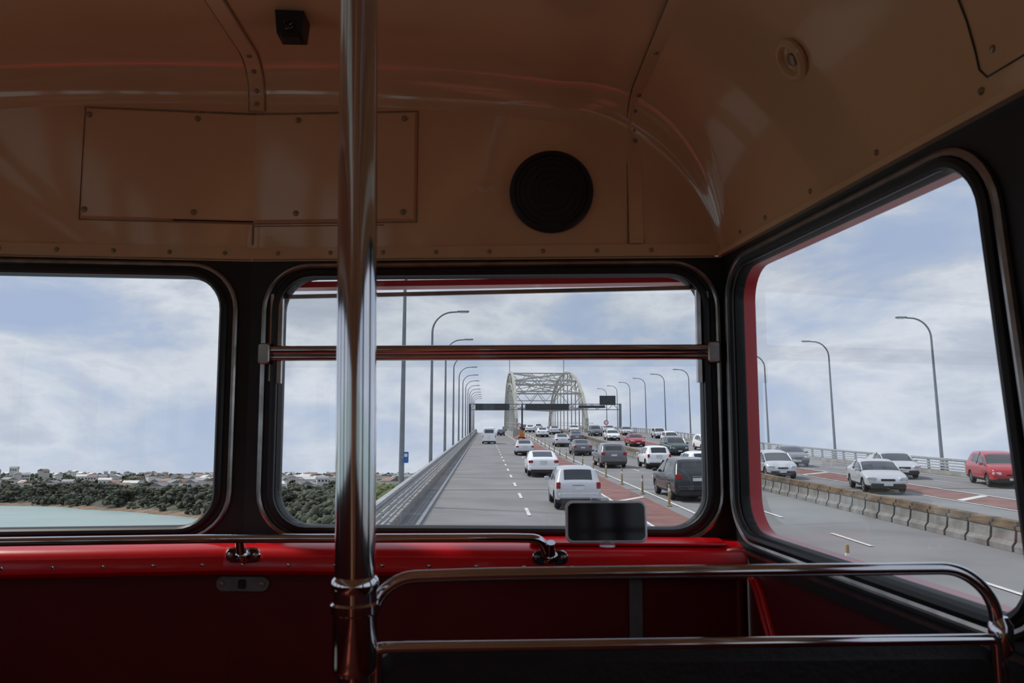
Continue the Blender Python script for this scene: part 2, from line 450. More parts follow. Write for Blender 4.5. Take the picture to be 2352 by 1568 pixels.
path=[FL.p(1.0,zr_,-.17)]+[FL.p(.5,zr_,-.17),V((XC,YM-.172,zr_)),FR.p(.60,zr_+.005,-.17),FR.p(.655,zr_+.004,-.17),FR.p(.664,zr_-.030,-.150),FR.p(.672,-.262,-.132)]
mb.tube(bend(path,.03,6),.0088,'chrome',14)
for u,pl in((.052,FR),(.672,FR),(.9,FL)):
    b=pl.p(u,-.268,-.130)
    Rm=Matrix(((pl.U.x,pl.N.x,0),(pl.U.y,pl.N.y,0),(0,0,1)))
    mb.rbox(b-pl.N*.004,(.072,.008,.030),'chrome',.0145,Rm)
    mb.lathe(b-pl.N*.006,-pl.N,[(.017,0),(.013,.008),(.010,.016),(.001,.020)],'chrome',20)
    mb.lathe(b-pl.N*.012+pl.U*.0,V((0,-.5,1))-pl.N*0,[(.012,-.006),(.010,.01),(.009,.036)],'chrome',16)
    for s in(-1,1): mb.lathe(b-pl.N*.008+pl.U*s*.026,-pl.N,[(.006,0),(.005,.002),(.001,.003)],'steel',10)
mb.obj('front_handrail',smooth=40)
mb=MB(); b=FR.p(.035,-.334,-.087)
mb.rbox(b,(.112,.006,.032),'plate',.0155,R,n=8)
mb.rbox(b-FR.N*.004,(.016,.004,.018),'rubber',.004,R)
for s in(-1,1): mb.lathe(b-FR.N*.003+FR.U*s*.042,-FR.N,[(.006,0),(.005,.002),(.001,.003)],'screw',10)
mb.obj('oval_lock_plate',smooth=35)
mb=MB()
for o_ in(0,.022):
    mb.tube([SR.p(.05+o_,ZS-.02,-.001),SR.p(.12+o_,-.33,-.001),SR.p(.19+o_,-.44,-.001),SR.p(.21+o_,-1.15,-.001)],.008,'red',12)
mb.beam(SR.p(.0,ZS-.022,-.008),SR.p(LS,ZS-.022,-.008),.016,'rubber',.02)
mb.beam(SR.p(.0,ZS-.010,-.012),SR.p(LS,ZS-.010,-.012),.008,'steel',.008)
mb.obj('trim_6',smooth=35)
mb=MB()
c=V((.240,1.60,-.197))
Rt=Matrix.Rotation(math.radians(-6),3,'X')
mb.rbox(c,(.162,.0095,.082),'phone',.014,Rt,n=8)
mb.rbox(c+Rt@V((0,-.0052,0)),(.152,.001,.072),'screen',.011,Rt,n=8)
mb.lathe(c+V((.0,-.012,-.046)),(0,0,1),[(.016,0),(.015,.004),(.006,.008),(.004,.010)],'clear',16)
mb.rbox(c+V((-.012,.004,.043)),(.035,.02,.008),'clear',.004,axis='z')
mb.lathe(c+V((0,.03,.0)),(0,1,0),[(.008,-.03),(.008,.03),(.03,.045),(.032,.05)],'clear',20)
mb.obj('smartphone',smooth=35)
mb=MB()
def px_(z): return -.130-.0131*(z+.231)
Pp=lambda z:V((px_(z),.83,z))
mb.tube([Pp(.81),Pp(.3),Pp(-.17)],.0205,'chrome',32)
mb.tube([Pp(-.155),Pp(-.158),Pp(-.163),Pp(-.168),Pp(-.171)],[.0205,.0230,.0245,.0230,.0212],'chrome',32)
mb.tube([Pp(-.168),Pp(-.180),Pp(-.182),Pp(-.190),Pp(-.192),Pp(-.243),Pp(-.247),Pp(-.25)],[.0216,.0220,.0245,.0245,.0225,.0225,.021,.019],'chrome',32)
mb.tube([Pp(-.245),Pp(-.6),Pp(-1.195)],.0165,'chrome',32)
mb.lathe(Pp(.815),(0,0,-1),[(.045,-.004),(.045,.004),(.03,.012),(.021,.03)],'chrome',32)
mb.lathe(Pp(-1.2),(0,0,1),[(.045,0),(.045,.006),(.03,.012),(.02,.03)],'chrome',32)
mb.obj('grab_pole',smooth=40)
def busseat(mf):
    mb=MB(); q=lambda p: V((2*XC-p[0] if mf else p[0],p[1],p[2]))
    path=[q(p) for p in [(-.118,.845,-.205),(-.110,.85,-.178),(-.086,.85,-.1605),(.0,.85,-.158),(.505,.85,-.1545),(.540,.85,-.185),(.545,.85,-.30),(.545,.85,-.5)]]
    mb.tube(bend(path,.035,8),.0066,'chrome',16)
    mb.rbox(q((.214,.862,-.504)),(.655,.055,.545),'seat',.03)
    mb.tube(bend([q(p) for p in((-.108,.833,-.60),(-.108,.833,-.2265),(.528,.833,-.2235),(.535,.833,-.6))],.006,4),.0058,'chrome',10)
    mb.lathe(q((.545,.85,-.225)),(0,0,-1),[(.0075,-.02),(.012,-.012),(.012,.012),(.0075,.02)],'chrome',20)
    mb.rbox(q((.214,1.07,-.74)),(.655,.44,.12),'seat',.04,axis='z')
    for x in(-.08,.50):
        for y in(.9,1.22): mb.tube([q((x,y,-.79)),q((x,y,-1.195))],.014,'steel',12)
    mb.obj('bus_seat',smooth=40)
busseat(0); busseat(1)

# ------------------------------------------------------------------ bridge deck
def zr(X,Y):
    z=-3.2+1.1*sstep(5.0,8.,X)*sstep(60,150,Y)
    if Y>230: z-=.0006*(Y-230)**2
    return z
YL=[-40]+[ -30+5*i for i in range(75)]
def road_strip(mb,X0,X1,Y0,Y1,k,off,nx=1):
    ys=[Y0]+[y for y in YL if Y0<y<Y1]+[Y1]
    xs=[X0+(X1-X0)*i/nx for i in range(nx+1)]
    vs=[V((x,y,zr(x,y)+off)) for y in ys for x in xs]; n=nx+1
    mb.add(vs,[(i*n+j,i*n+j+1,(i+1)*n+j+1,(i+1)*n+j) for i in range(len(ys)-1) for j in range(nx)],k)
mb=MB()
road_strip(mb,-3.1,28.4,-40,340,'asphalt',0,42)
road_strip(mb,-3.1,28.4,-40,340,'conc',-1.2,42)
for x in(-3.1,28.4):
    ys=YL
    vs=[V((x,y,zr(x,y)+o)) for y in ys for o in(0,-1.2)]
    mb.add(vs,[(2*i,2*i+1,2*i+3,2*i+2) for i in range(len(ys)-1)],'conc')
road_strip(mb,5.25,6.75,-30,156,'redroad',.012,2)
road_strip(mb,19.3,21.6,-30,156,'redroad',.012,3)
for x,w in((-2.1,.13),(5.15,.13),(7.35,.13),(14.3,.12),(19.1,.14),(21.75,.14),(27.0,.13)):
    road_strip(mb,x-w/2,x+w/2,-30,300,'line',.02)
for x,ph in((1.52,27.6),(9.95,20.6),(16.9,24),(24.4,22)):
    y=ph-6.2*8
    while y<280:
        road_strip(mb,x-.065,x+.065,y,y+2.4,'line',.02); y+=6.2
y=0
while y<60:
    for (xa,xb) in((5.25,6.75),(19.3,21.6)):
        mb.add([(xa,y,zr(xa,y)+.021),(xb,y+2.0,zr(xb,y)+.021),(xb,y+2.5,zr(xb,y)+.021),(xa,y+.5,zr(xa,y)+.021)],[(0,1,2,3)],'line')
    y+=16
for y in(38,95,140): road_strip(mb,-3,27.9,y,y+.12,'trimblk',.008,10)
mb.obj('bridge_road_deck',smooth=None)
def railing(X,s,name,h=1.05):
    mb=MB()
    ys=[y for y in YL if y<310]
    def line(dx,z,w,hh,k):
        vs=[]
        for y in ys:
            b=zr(X,y)
            for a,c in((-w/2,-hh/2),(w/2,-hh/2),(w/2,hh/2),(-w/2,hh/2)): vs.append((X+dx+a,y,b+z+c))
        mb.add(vs,[(4*i+j,4*i+(j+1)%4,4*i+4+(j+1)%4,4*i+4+j) for i in range(len(ys)-1) for j in range(4)],k)
    line(0,.13,.36,.24,'conc')
    line(s*.03,h,.16,.10,'galv')
    for z in(.38,.55,.72,.88): line(s*.05,z,.05,.085,'galv')
    y=-28
    while y<300:
        b=zr(X,y); mb.beam((X-s*.06,y,b+.2),(X-s*.02,y,b+h-.03),.11,'galv',.14); y+=2.0
    mb.obj(name,smooth=None)
railing(-2.85,1,'bridge_railing'); railing(28.0,-1,'bridge_railing',.95)
mb=MB(); X=13.3; y=3.
pr=[(-.30,0),(-.30,.14),(-.22,.24),(-.19,.50),(-.22,.54),(-.22,.62),(-.14,.62),(-.14,.72),(.14,.72),(.14,.62),(.22,.62),(.22,.54),(.19,.50),(.22,.24),(.30,.14),(.30,0)]
while y<250:
    L=.88; b=zr(X,y)+.005; n=len(pr)
    vs=[(X+a,y+e,b+z) for e in(0,L) for a,z in pr]
    fs=[(i,i+1,n+i+1,n+i) for i in range(n-1)]
    top=[f for i,f in enumerate(fs) if 4<=i<=10 ]
    mb.add(vs,[f for i,f in enumerate(fs) if not(4<=i<=10)]+[tuple(range(n)),tuple(range(n,2*n))],'concb')
    mb.add(vs,top,'concy')
    mb.box((X,y+L+.05,b+.40),(.12,.12,.4),'trimblk')
    y+=L+.10
mb.obj('movable_concrete_barrier',smooth=None,fix=False)
def inst(name,me,mtx):
    o=bpy.data.objects.new(name,me); o.matrix_world=mtx; scene.collection.objects.link(o); return o
mb=MB()
mb.lathe((0,0,0),(0,0,1),[(.11,0),(.11,.03),(.05,.05),(.038,.80),(.030,.83),(.001,.835)],'post',12)
mb.lathe((0,0,.55),(0,0,1),[(.044,0),(.044,.12)],'white',12)
pm=mb.mesh('delineator_post',40)
y=15.5
while y<150:
    inst('delineator_post',pm,BUS@Matrix.Translation((7.0,y,zr(7.0,y)+.01))); y+=4.6+y*.02
mb=MB()
pts=[(0,0,0),(0,0,4),(0,0,8.9)]; rad=[.12,.095,.065]
for i in range(1,11):
    a=math.pi/2*i/10; pts.append((1.25-1.25*math.cos(a),0,8.9+1.25*math.sin(a))); rad.append(.062-.001*i)
pts.append((1.55,0,10.17)); rad.append(.05)
mb.tube(pts,rad,'pole',10)
mb.lathe((0,0,0),(0,0,1),[(.2,0),(.2,.05),(.14,.08),(.14,1.0),(.11,1.1)],'pole',12)
mb.rbox((1.85,0,10.19),(.75,.26,.09),'pole',.1,axis='z')
mb.rbox((1.88,0,10.13),(.5,.2,.05),'white',.08,axis='z')
lm=mb.mesh('street_lamp',40)
for k in range(13):
    y=31+16.5*k
    inst('street_lamp',lm,Matrix.Translation(BUS@V((-3.22,y,zr(-3,y)-.3))))
for k in range(11):
    y=34+15.3*k
    inst('street_lamp',lm,Matrix.Translation(BUS@V((28.55,y,zr(28,y)-.3)))@Matrix.Rotation(math.pi,4,'Z'))
mb=MB(); mb.rbox((-3.02,30.75,-1.35),(.20,.03,.42),'blue',.03); mb.rbox((-3.02,30.73,-1.27),(.12,.01,.12),'white',.02)
mb.beam((-3.2,30.78,-1.35),(-3.0,30.78,-1.35),.03,'galv'); mb.obj('blue_road_sign')
for (x,y) in((6.4,150),(21.2,140)):
    mb=MB(); b=zr(x,y); mb.tube([(x,y,b),(x,y,b+1.9)],.05,'galv',8)
    mb.lathe((x,y-.08,b+2.0),(0,-1,0),[(.42,0),(.42,.03)],'signred',24); mb.lathe((x,y-.12,b+2.0),(0,-1,0),[(.30,0),(.30,.02)],'white',24)
    mb.obj('speed_limit_sign')
mb=MB(); Yg=150
mb.beam((-2.9,Yg,-3.2),(-2.9,Yg,3.3),.35,'sign'); mb.beam((25.4,Yg,-2.2),(25.4,Yg,3.4),.45,'pole')
mb.beam((6.9,Yg,-2.2),(6.9,Yg,3.3),.3,'sign')
for z in(2.25,3.3): mb.beam((-2.9,Yg,z),(25.4,Yg,z),.14,'pole')
for z in(2.25,3.3): mb.beam((-2.9,Yg+1,z),(25.4,Yg+1,z),.12,'pole')
x=-2.9
while x<25:
    mb.beam((x,Yg,2.25),(x+1,Yg,3.3),.09,'pole'); mb.beam((x+1,Yg,3.3),(x+2,Yg,2.25),.09,'pole'); x+=2
mb.box((1.3,Yg-.25,2.75),(6.4,.2,1.25),'sign'); mb.box((11.6,Yg-.25,2.75),(8.2,.2,1.15),'sign')
mb.box((23,Yg-.3,4.0),(3.0,.25,1.75),'sign'); mb.box((20,Yg-.2,2.8),(5.,.1,.5),'sign')
mb.beam((23,Yg,3.2),(23,Yg,4),.2,'pole')
mb.obj('sign_gantry',smooth=None)
# arch truss
mb=MB()
XL_,XR_=6.3,20.5
def zt(Y): return -2.5+15.1*math.sqrt(max(0,1-((Y-208)/48)**2))
def zl(Y): return -2.5+12.2*math.sqrt(max(0,1-((Y-208)/44.5)**2))
NP=16
Ys=[160+96*(1-math.cos(math.pi*i/NP))/2 for i in range(NP+1)]
for x in(XL_,XR_):
    for i in range(NP):
        a,b=Ys[i],Ys[i+1]
        mb.beam((x,a,zt(a)),(x,b,zt(b)),.55,'truss',.5)
        la,lb=max(163.5,min(252.5,a)),max(163.5,min(252.5,b))
        if lb>la: mb.beam((x,la,zl(la)),(x,lb,zl(lb)),.45,'truss',.42)
        mb.beam((x,la,zl(la)),(x,a,zt(a)),.25,'truss',.22)
        if i%2: mb.beam((x,la,zl(la)),(x,b,zt(b)),.22,'truss',.22)
        else: mb.beam((x,lb,zl(lb)),(x,a,zt(a)),.22,'truss',.22)
        if 1<i<NP-1: mb.beam((x,a,zl(a)),(x,a,-2.2),.24,'truss',.24)
    for y,dy in((160,-9),(256,9)): mb.beam((x,y,-1.5),(x,y+dy*.3,-40),1.6,'truss',1.6)
    for z in(-1.0,-.3): mb.beam((x,152,z),(x,264,z),.12,'truss')
yy=[168,177,190,208,226,239]
for i,Y in enumerate(yy):
    mb.beam((XL_,Y,zt(Y)),(XR_,Y,zt(Y)),.26,'truss',.26)
    mb.beam((XL_,Y,zl(Y)),(XR_,Y,zl(Y)),.24,'truss',.24)
    n=6; dx=(XR_-XL_)/n
    for j in range(n):
        x0=XL_+dx*j; a,b=((zl(Y),zt(Y)) if j%2 else (zt(Y),zl(Y)))
        mb.beam((x0,Y,a),(x0+dx,Y,b),.15,'truss')
    if i<len(yy)-1:
        Z=yy[i+1]; xm=(XL_+XR_)/2; 
        mb.beam((XL_,Y,zt(Y)),(XR_,Z,zt(Z)),.2,'truss'); mb.beam((XR_,Y,zt(Y)),(XL_,Z,zt(Z)),.2,'truss')
Yp=167
mb.beam((XL_,Yp,2.6),(13.4,Yp,zl(Yp)),.3,'truss'); mb.beam((XR_,Yp,2.6),(13.4,Yp,zl(Yp)),.3,'truss')
for x in(XL_,XR_): mb.tube([(x,208,12.5),(x,208,16.8)],.09,'pole',8)
mb.obj('arch_truss_bridge',smooth=None,fix=False)
for y in(-20,60,110):
    mb=MB(); p=BUS@V((12.7,y,-5)); 
    for x in(2,23): 
        mb.box((x,p.y,p.z/2-3),(3.0,3.5,p.z+4),'conc')
    mb.box((12.7,p.y,p.z-1.0),(27,3.2,2.),'conc')
    mb.obj('bridge_pier',I4,None)

# ------------------------------------------------------------------ cars
def subsurfed(vs,groups,lev):
    import bmesh
    t=MB()
    for k,fs in groups.items(): t.add(vs,fs,k)
    me=t.mesh('tmp_body'); bm=bmesh.new(); bm.from_mesh(me)
    bmesh.ops.remove_doubles(bm,verts=bm.verts,dist=1e-4); bmesh.ops.recalc_face_normals(bm,faces=bm.faces)
    bm.to_mesh(me); bm.free()
    o=bpy.data.objects.new('tmp_body',me); scene.collection.objects.link(o)
    md=o.modifiers.new('s','SUBSURF'); md.levels=lev
    dg=bpy.context.evaluated_depsgraph_get(); ev=o.evaluated_get(dg); m2=ev.to_mesh()
    V2=[v.co[:] for v in m2.vertices]; F2=[(tuple(p.vertices),t.mats[p.material_index]) for p in m2.polygons]
    ev.to_mesh_clear(); bpy.data.objects.remove(o); bpy.data.meshes.remove(me)
    return V2,F2
def carmesh(kind,colkey,lev=2):
    mb=MB()
    if kind=='sedan':
        L,Wd,wb=4.65,1.82,(-1.35,1.42); hh=[
        (-2.34,.78,.60,.74,0),(-2.29,.93,.80,.96,0),(-2.10,.98,.93,1.07,0),(-1.60,1,.97,1.11,0),(-.85,1.01,.96,1.42,1),(-.2,1.01,.95,1.47,1),(.35,1.01,.94,1.42,1),(1.15,1.01,.92,1.0,0),(1.75,.99,.84,.90,0),(2.15,.93,.72,.78,0),(2.34,.76,.55,.60,0)]
    elif kind=='fast':
        L,Wd,wb=4.7,1.86,(-1.42,1.45); hh=[
        (-2.37,.78,.60,.80,0),(-2.31,.94,.84,1.04,0),(-2.12,.98,.95,1.12,0),(-1.75,1,.97,1.14,0),(-.75,1.01,.97,1.43,1),(-.1,1.01,.95,1.47,1),(.45,1.01,.93,1.40,1),(1.3,1.01,.90,.96,0),(1.85,.98,.82,.87,0),(2.2,.93,.68,.74,0),(2.37,.76,.5,.56,0)]
    elif kind=='hatch':
        L,Wd,wb=3.8,1.71,(-1.22,1.22); hh=[
        (-1.93,.84,.58,.80,0),(-1.90,.96,.84,.99,0),(-1.82,.985,.95,1.05,0),(-1.52,.99,.98,1.44,1),(-1.36,1,.98,1.52,1),(-.6,1.01,.97,1.56,1),(.1,1.01,.95,1.52,1),(.4,1.01,.94,1.45,1),(1.15,1.01,.90,1.0,0),(1.6,.98,.82,.86,0),(1.84,.9,.68,.72,0),(1.93,.74,.5,.56,0)]
    elif kind=='suv':
        L,Wd,wb=4.6,1.89,(-1.36,1.40); hh=[
        (-2.33,.84,.64,.88,0),(-2.29,.96,.95,1.09,0),(-2.19,.985,1.05,1.15,0),(-1.85,.99,1.08,1.56,1),(-1.65,1,1.08,1.66,1),(-.8,1.01,1.07,1.71,1),(.0,1.01,1.05,1.70,1),(.5,1.01,1.04,1.60,1),(1.2,1.01,1.02,1.13,0),(1.8,.99,.98,1.02,0),(2.2,.93,.85,.88,0),(2.33,.78,.6,.68,0)]
    else:
        L,Wd,wb=5.4,2.02,(-1.6,1.75); hh=[
        (-2.74,.92,.58,.90,0),(-2.72,.98,.98,1.20,0),(-2.69,1,1.35,1.50,0),(-2.62,1,1.40,2.10,1),(-2.5,1,1.40,2.44,1),(-1.0,1,1.36,2.50,1),(.9,1,1.3,2.48,1),(1.3,1,1.28,2.34,1),(2.1,1,1.2,1.32,0),(2.5,.97,1.05,1.10,0),(2.68,.92,.85,.90,0),(2.74,.82,.6,.66,0)]
    hw=Wd/2
    def sec(st):
        y,wf_,be,to,cab=st; w=hw*wf_
        if cab:
            k=.16 if kind=='van' else .34
            wr_=w-(to-be)*k
            return [(0,.2),(w*.88,.2),(w,.36),(w,.72 if kind!='van' else .8),(w*.975,be),(wr_,to-.08),(wr_*.84,to-.01),(0,to)]
        return [(0,.2),(w*.88,.2),(w*.99,.36),(w,max(.45,min(.72,be-.08))),(w*.975,be),(w*.88,to-.04 if to-be>.06 else be+.02),(w*.70,to-.01),(0,to)]
    S=[(st[0],sec(st),st[4]) for st in hh]
    R_=.37 if kind!='van' else .42; az=.32 if kind!='van' else .36
    ext=set()
    for w_ in wb:
        for q in(-1.02,-.98,-.85,-.6,-.3,0,.3,.6,.85,.98,1.02): ext.add(w_+q*R_)
    ys=sorted(set([s[0] for s in S])|ext)
    rows=[];types=[];rearz=[]
    for y in ys:
        for i in range(len(S)-1):
            if S[i][0]-1e-9<=y<=S[i+1][0]+1e-9: break
        t=(y-S[i][0])/(S[i+1][0]-S[i][0])
        pts=[(a[0]*(1-t)+b[0]*t,a[1]*(1-t)+b[1]*t) for a,b in zip(S[i][1],S[i+1][1])]
        arch=.2
        for w_ in wb:
            d=abs(y-w_)
            if d<=R_+1e-6: arch=max(arch,az+math.sqrt(max(0,R_*R_-d*d)))
        pts=[(x,max(z,arch)) if j<3 else (x,max(z,arch+.03)) for j,(x,z) in enumerate(pts)]
        rows.append((y,pts))
    for a in range(len(ys)-1):
        ym=(ys[a]+ys[a+1])/2
        for i in range(len(S)-1):
            if S[i][0]<=ym<=S[i+1][0]: break
        types.append(S[i][2]+S[i+1][2])
    vs=[]
    for y,pts in rows:
        for x,z in pts: vs.append((x,y,z))
        for x,z in pts: vs.append((-x,y,z))
    groups={}
    for a in range(len(ys)-1):
        rear=ys[a]<0
        for sd in(0,8):
            for j in range(7):
                f=(a*16+sd+j,a*16+sd+j+1,(a+1)*16+sd+j+1,(a+1)*16+sd+j)
                k=colkey
                if j<=1: k='trimblk'
                if types[a]==2 and j==4: k='carglass'
                if kind=='van' and ys[a]<.7 and j==4: k=colkey
                if kind in('hatch','suv') and ys[a]<-1.3 and j==4: k=colkey
                if types[a]==1:
                    if rear and j==6: k='carglass'
                    if not rear and j>=4: k='carglass'
                groups.setdefault(k,[]).append(f)
    e=len(ys)-1
    for a in(0,e):
        f=[a*16+j for j in range(8)]+[a*16+8+j for j in range(7,-1,-1)]
        groups.setdefault(colkey,[]).append(tuple(f))
    V2,F2=subsurfed(vs,groups,lev)
    b0=len(mb.v); mb.v+=V2
    for f,k in F2: mb.f.append(tuple(b0+q for q in f)); mb.m.append(mb.mi(k))
    cab=[s for s in S if s[2]]
    for s in(cab[-2],):
        for sg in(-1,1):
            a=s[1][4];b=s[1][5]; mb.beam((sg*a[0]*.99,s[0]-.2,a[1]),(sg*(b[0]-.015),s[0]-.2,b[1]-.01),.07,'trimblk',.03)
    iR=next(i for i,s in enumerate(S) if s[2]); iF=iR+len(cab)
    for sg in(-1,1):
        a=S[iF];b=S[iF-1]
        mb.tube([(sg*(a[1][5][0]-.01),a[0]-.04,a[1][5][1]-.02),(sg*(b[1][5][0]-.02),b[0],b[1][5][1]-.01)],.032,colkey,8)
    ry=S[0][0]; fy=S[-1][0]
    lz={'sedan':.84,'fast':.88,'hatch':.88,'suv':.98,'van':1.05}[kind]; lh={'van':.42,'hatch':.24,'suv':.20}.get(kind,.15)
    lw_={'hatch':.18,'van':.10}.get(kind,.28)
    for sg in(-1,1):
        mb.rbox((sg*hw*(.93-lw_/2),ry+.075,lz),(hw*lw_,.13,lh),'tail',.035,Matrix.Rotation(sg*.22,3,'Z'))
        mb.rbox((sg*hw*.70,fy-.17,.68 if kind!='van' else .88),(hw*.42,.24,.13),'head',.05,Matrix.Rotation(-sg*.35,3,'Z'))
        mb.rbox((sg*(hw+.08),cab[-1][0]+.5,hh[iF][2]+.07),(.20,.10,.13),colkey,.04)
    mb.rbox((0,ry-.005,lz-.10 if kind!='van' else .75),(.40,.02,.13),'numplate',.01)
    mb.rbox((0,fy+.012,.42),(.38,.02,.11),'numplate',.01)
    mb.rbox((0,ry+.07,.33),(Wd*.80,.18,.18),'trimblk',.05)
    mb.rbox((0,ry+.065,.53),(Wd*.86,.20,.19),colkey,.07)
    mb.rbox((0,fy-.10,.36),(Wd*.78,.24,.20),'trimblk',.05)
    mb.rbox((0,fy-.04,.62),(Wd*.32,.08,.09),'trimblk',.03)
    mb.rbox((0,ry+.0,lz+.02),(.44,.03,.025),'rim',.008)
    rw=R_-.05
    for w_ in wb:
        for sg in(-1,1):
            c=(sg*(hw-.25),w_,rw)
            mb.lathe(c,(sg,0,0),[(rw-.05,0),(rw,.03),(rw,.18),(rw-.04,.215),(rw*.68,.215),(rw*.66,.19),(.001,.17)],'tyre',28)
            mb.lathe((sg*(hw-.25+.18),w_,rw),(sg,0,0),[(rw*.2,0),(rw*.18,.03),(.01,.035)],'rim',12)
            for q in range(5):
                a=q*2*math.pi/5
                mb.beam((sg*(hw-.055),w_,rw),(sg*(hw-.055),w_+math.cos(a)*rw*.64,rw+math.sin(a)*rw*.64),.03,'rim',.07)
            mb.lathe((sg*(hw-.07),w_,rw),(sg,0,0),[(rw*.68,0),(rw*.68,.03),(rw*.6,.03),(rw*.6,0)],'rim',24)
    mb.lathe((0,0,.3),(0,1,0),[(.3,-1.5),(.3,1.5)],'trimblk',8)
    import bmesh
    me=mb.mesh('car',None)
    bm=bmesh.new(); bm.from_mesh(me)
    bmesh.ops.recalc_face_normals(bm,faces=bm.faces); bm.to_mesh(me); bm.free()
    me.polygons.foreach_set('use_smooth',[True]*len(me.polygons))
    me.set_sharp_from_angle(angle=math.radians(42))
    return me
def paint(n,c,metal=.4): M['p_'+n]=pmat('car_paint_'+n,c,.28,metal,var=.03,coat=.7); return 'p_'+n
for n,c,mt in(('silver',(.62,.63,.66),.35),('white',(.90,.91,.92),0),('grey',(.15,.15,.165),.4),('black',(.018,.02,.025),.2),('red',(.45,.012,.02),.2),('blue',(.04,.07,.14),.4),('green',(.03,.06,.055),.3)): paint(n,c,mt)
cache={}
def car(kind,col,X,Y,facing=1,name='car',yaw=0):
    key=(kind,col)
    if key not in cache: cache[key]=carmesh(kind,'p_'+col)
    z=zr(X,Y); sl=math.atan((zr(X,Y+1)-zr(X,Y-1))/2)
    m=BUS@Matrix.Translation((X,Y,z+.022))@Matrix.Rotation(sl,4,'X')@Matrix.Rotation((0 if facing>0 else math.pi)+yaw,4,'Z')
    return inst(name,cache[key],m)
car('hatch','silver',3.38,31); car('fast','white',3.38,48.8); car('sedan','silver',3.75,78)
car('van','white',.55,118,name='van'); car('sedan','blue',3.6,185)
car('suv','black',8.5,34.3); car('suv','grey',8.9,57.5); car('sedan','grey',9.0,76); car('sedan','silver',8.9,94)
car('hatch','white',11.75,55.8); car('hatch','white',12.0,45.5)
for c in(('sedan','white',8.8,124),('sedan','silver',11.8,137),('sedan','grey',11.8,105),('sedan','white',8.9,160),('sedan','black',9.,190),('suv','white',11.8,180)): car(*c)
for c in(('sedan','silver',18.3,37.2,-.24),('hatch','silver',16.7,46.0,-.1),('sedan','grey',22.4,58.5,-.1),('fast','silver',23.9,46.5,-.2),('suv','red',26.0,40,-.30),
 ('suv','green',18.0,76,0),('sedan','red',17.6,94,0),('hatch','white',23.2,100,0),('sedan','white',17.6,111,0),('suv','white',23.3,84,0),
 ('suv','grey',17.6,128,0),('sedan','silver',23.3,132,0),('sedan','white',23.2,150,0),('sedan','white',17.5,158,0),('hatch','silver',25.7,118,0)): car(*c[:4],facing=-1,yaw=c[4])
mb=MB(); X_,Y_=6.0,132; z_=zr(X_,Y_)
mb.box((X_,Y_,z_+.75),(.8,1.0,.6),'orange'); mb.box((X_,Y_,z_+.35),(.9,1.4,.2),'trimblk')
mb.beam((X_,Y_-.6,z_+1.1),(X_,Y_-.6,z_+1.5),.7,'orange',.08)
for s in(-.5,.5): mb.lathe((X_+s,Y_,z_+.22),(1,0,0),[(.2,-.06),(.2,.06)],'tyre',12)
mb.obj('roadworks_trailer')

# ------------------------------------------------------------------ sea, land
mb=MB(); mb.quad((-9000,-2000,0),(9000,-2000,0),(9000,16000,0),(-9000,16000,0),'sea'); mb.obj('sea',I4,None)
tabX=[-3000,-600,-340,-250,-156,-100,-66,-20,60,120,400]; tabY=[1500,760,640,560,460,390,300,160,150,900,3000]
def shore(x): return float(np.interp(x,tabX,tabY))
def hgt(x,y):
    s=y-shore(x)+12*noise.noise(V((x*.02,y*.02,0)))
    if s<0: return -2
    h=1.0+6*sstep(4,40,s)+5*sstep(40,250,s)
    h+=3.5*sstep(0,60,s)*noise.noise(V((x*.006,y*.006,3)))
    h+=7*sstep(900,2600,y)+11*math.exp(-((x+640)/110)**2-((y-1050)/220)**2)
    h+=5*noise.noise(V((x*.0015,y*.0015,9)))*sstep(600,1500,y)
    if x>60: h*=1-sstep(60,110,x)
    return h
gx=np.concatenate([np.linspace(-4200,-1000,34)[:-1],np.linspace(-1000,-400,60)[:-1],np.linspace(-400,130,120)])
gy=np.concatenate([np.linspace(135,700,130)[:-1],np.linspace(700,1500,80)[:-1],np.linspace(1500,5200,40)])
vs=[(float(x),float(y),hgt(float(x),float(y))) for y in gy for x in gx]; n=len(gx)
mb=MB(); fl=[];fc=[]
for i in range(len(gy)-1):
    for j in range(n-1):
        f=(i*n+j,i*n+j+1,(i+1)*n+j+1,(i+1)*n+j); zs=[vs[q][2] for q in f]
        (fc if min(zs)<1.2 else fl).append(f)
mb.add(vs,fl,'land'); mb.add(vs,fc,'cliff'); mb.obj('headland',I4,60,fix=True)
import bmesh
def mkvars(base):
    o=[]
    for k in range(16):
        d=np.array([1+.45*noise.noise(V(p*2.0)+V((k*7.,0,0)))+.5*noise.noise(V(p*6)+V((k*7.,5,0))) for p in base])
        o.append(base*d[:,None])
    return o
bm=bmesh.new(); bmesh.ops.create_icosphere(bm,subdivisions=2,radius=1)
iv1=np.array([v.co[:] for v in bm.verts]); if1=np.array([[v.index for v in f.verts] for f in bm.faces]); bm.free()
varsL=mkvars(iv1)
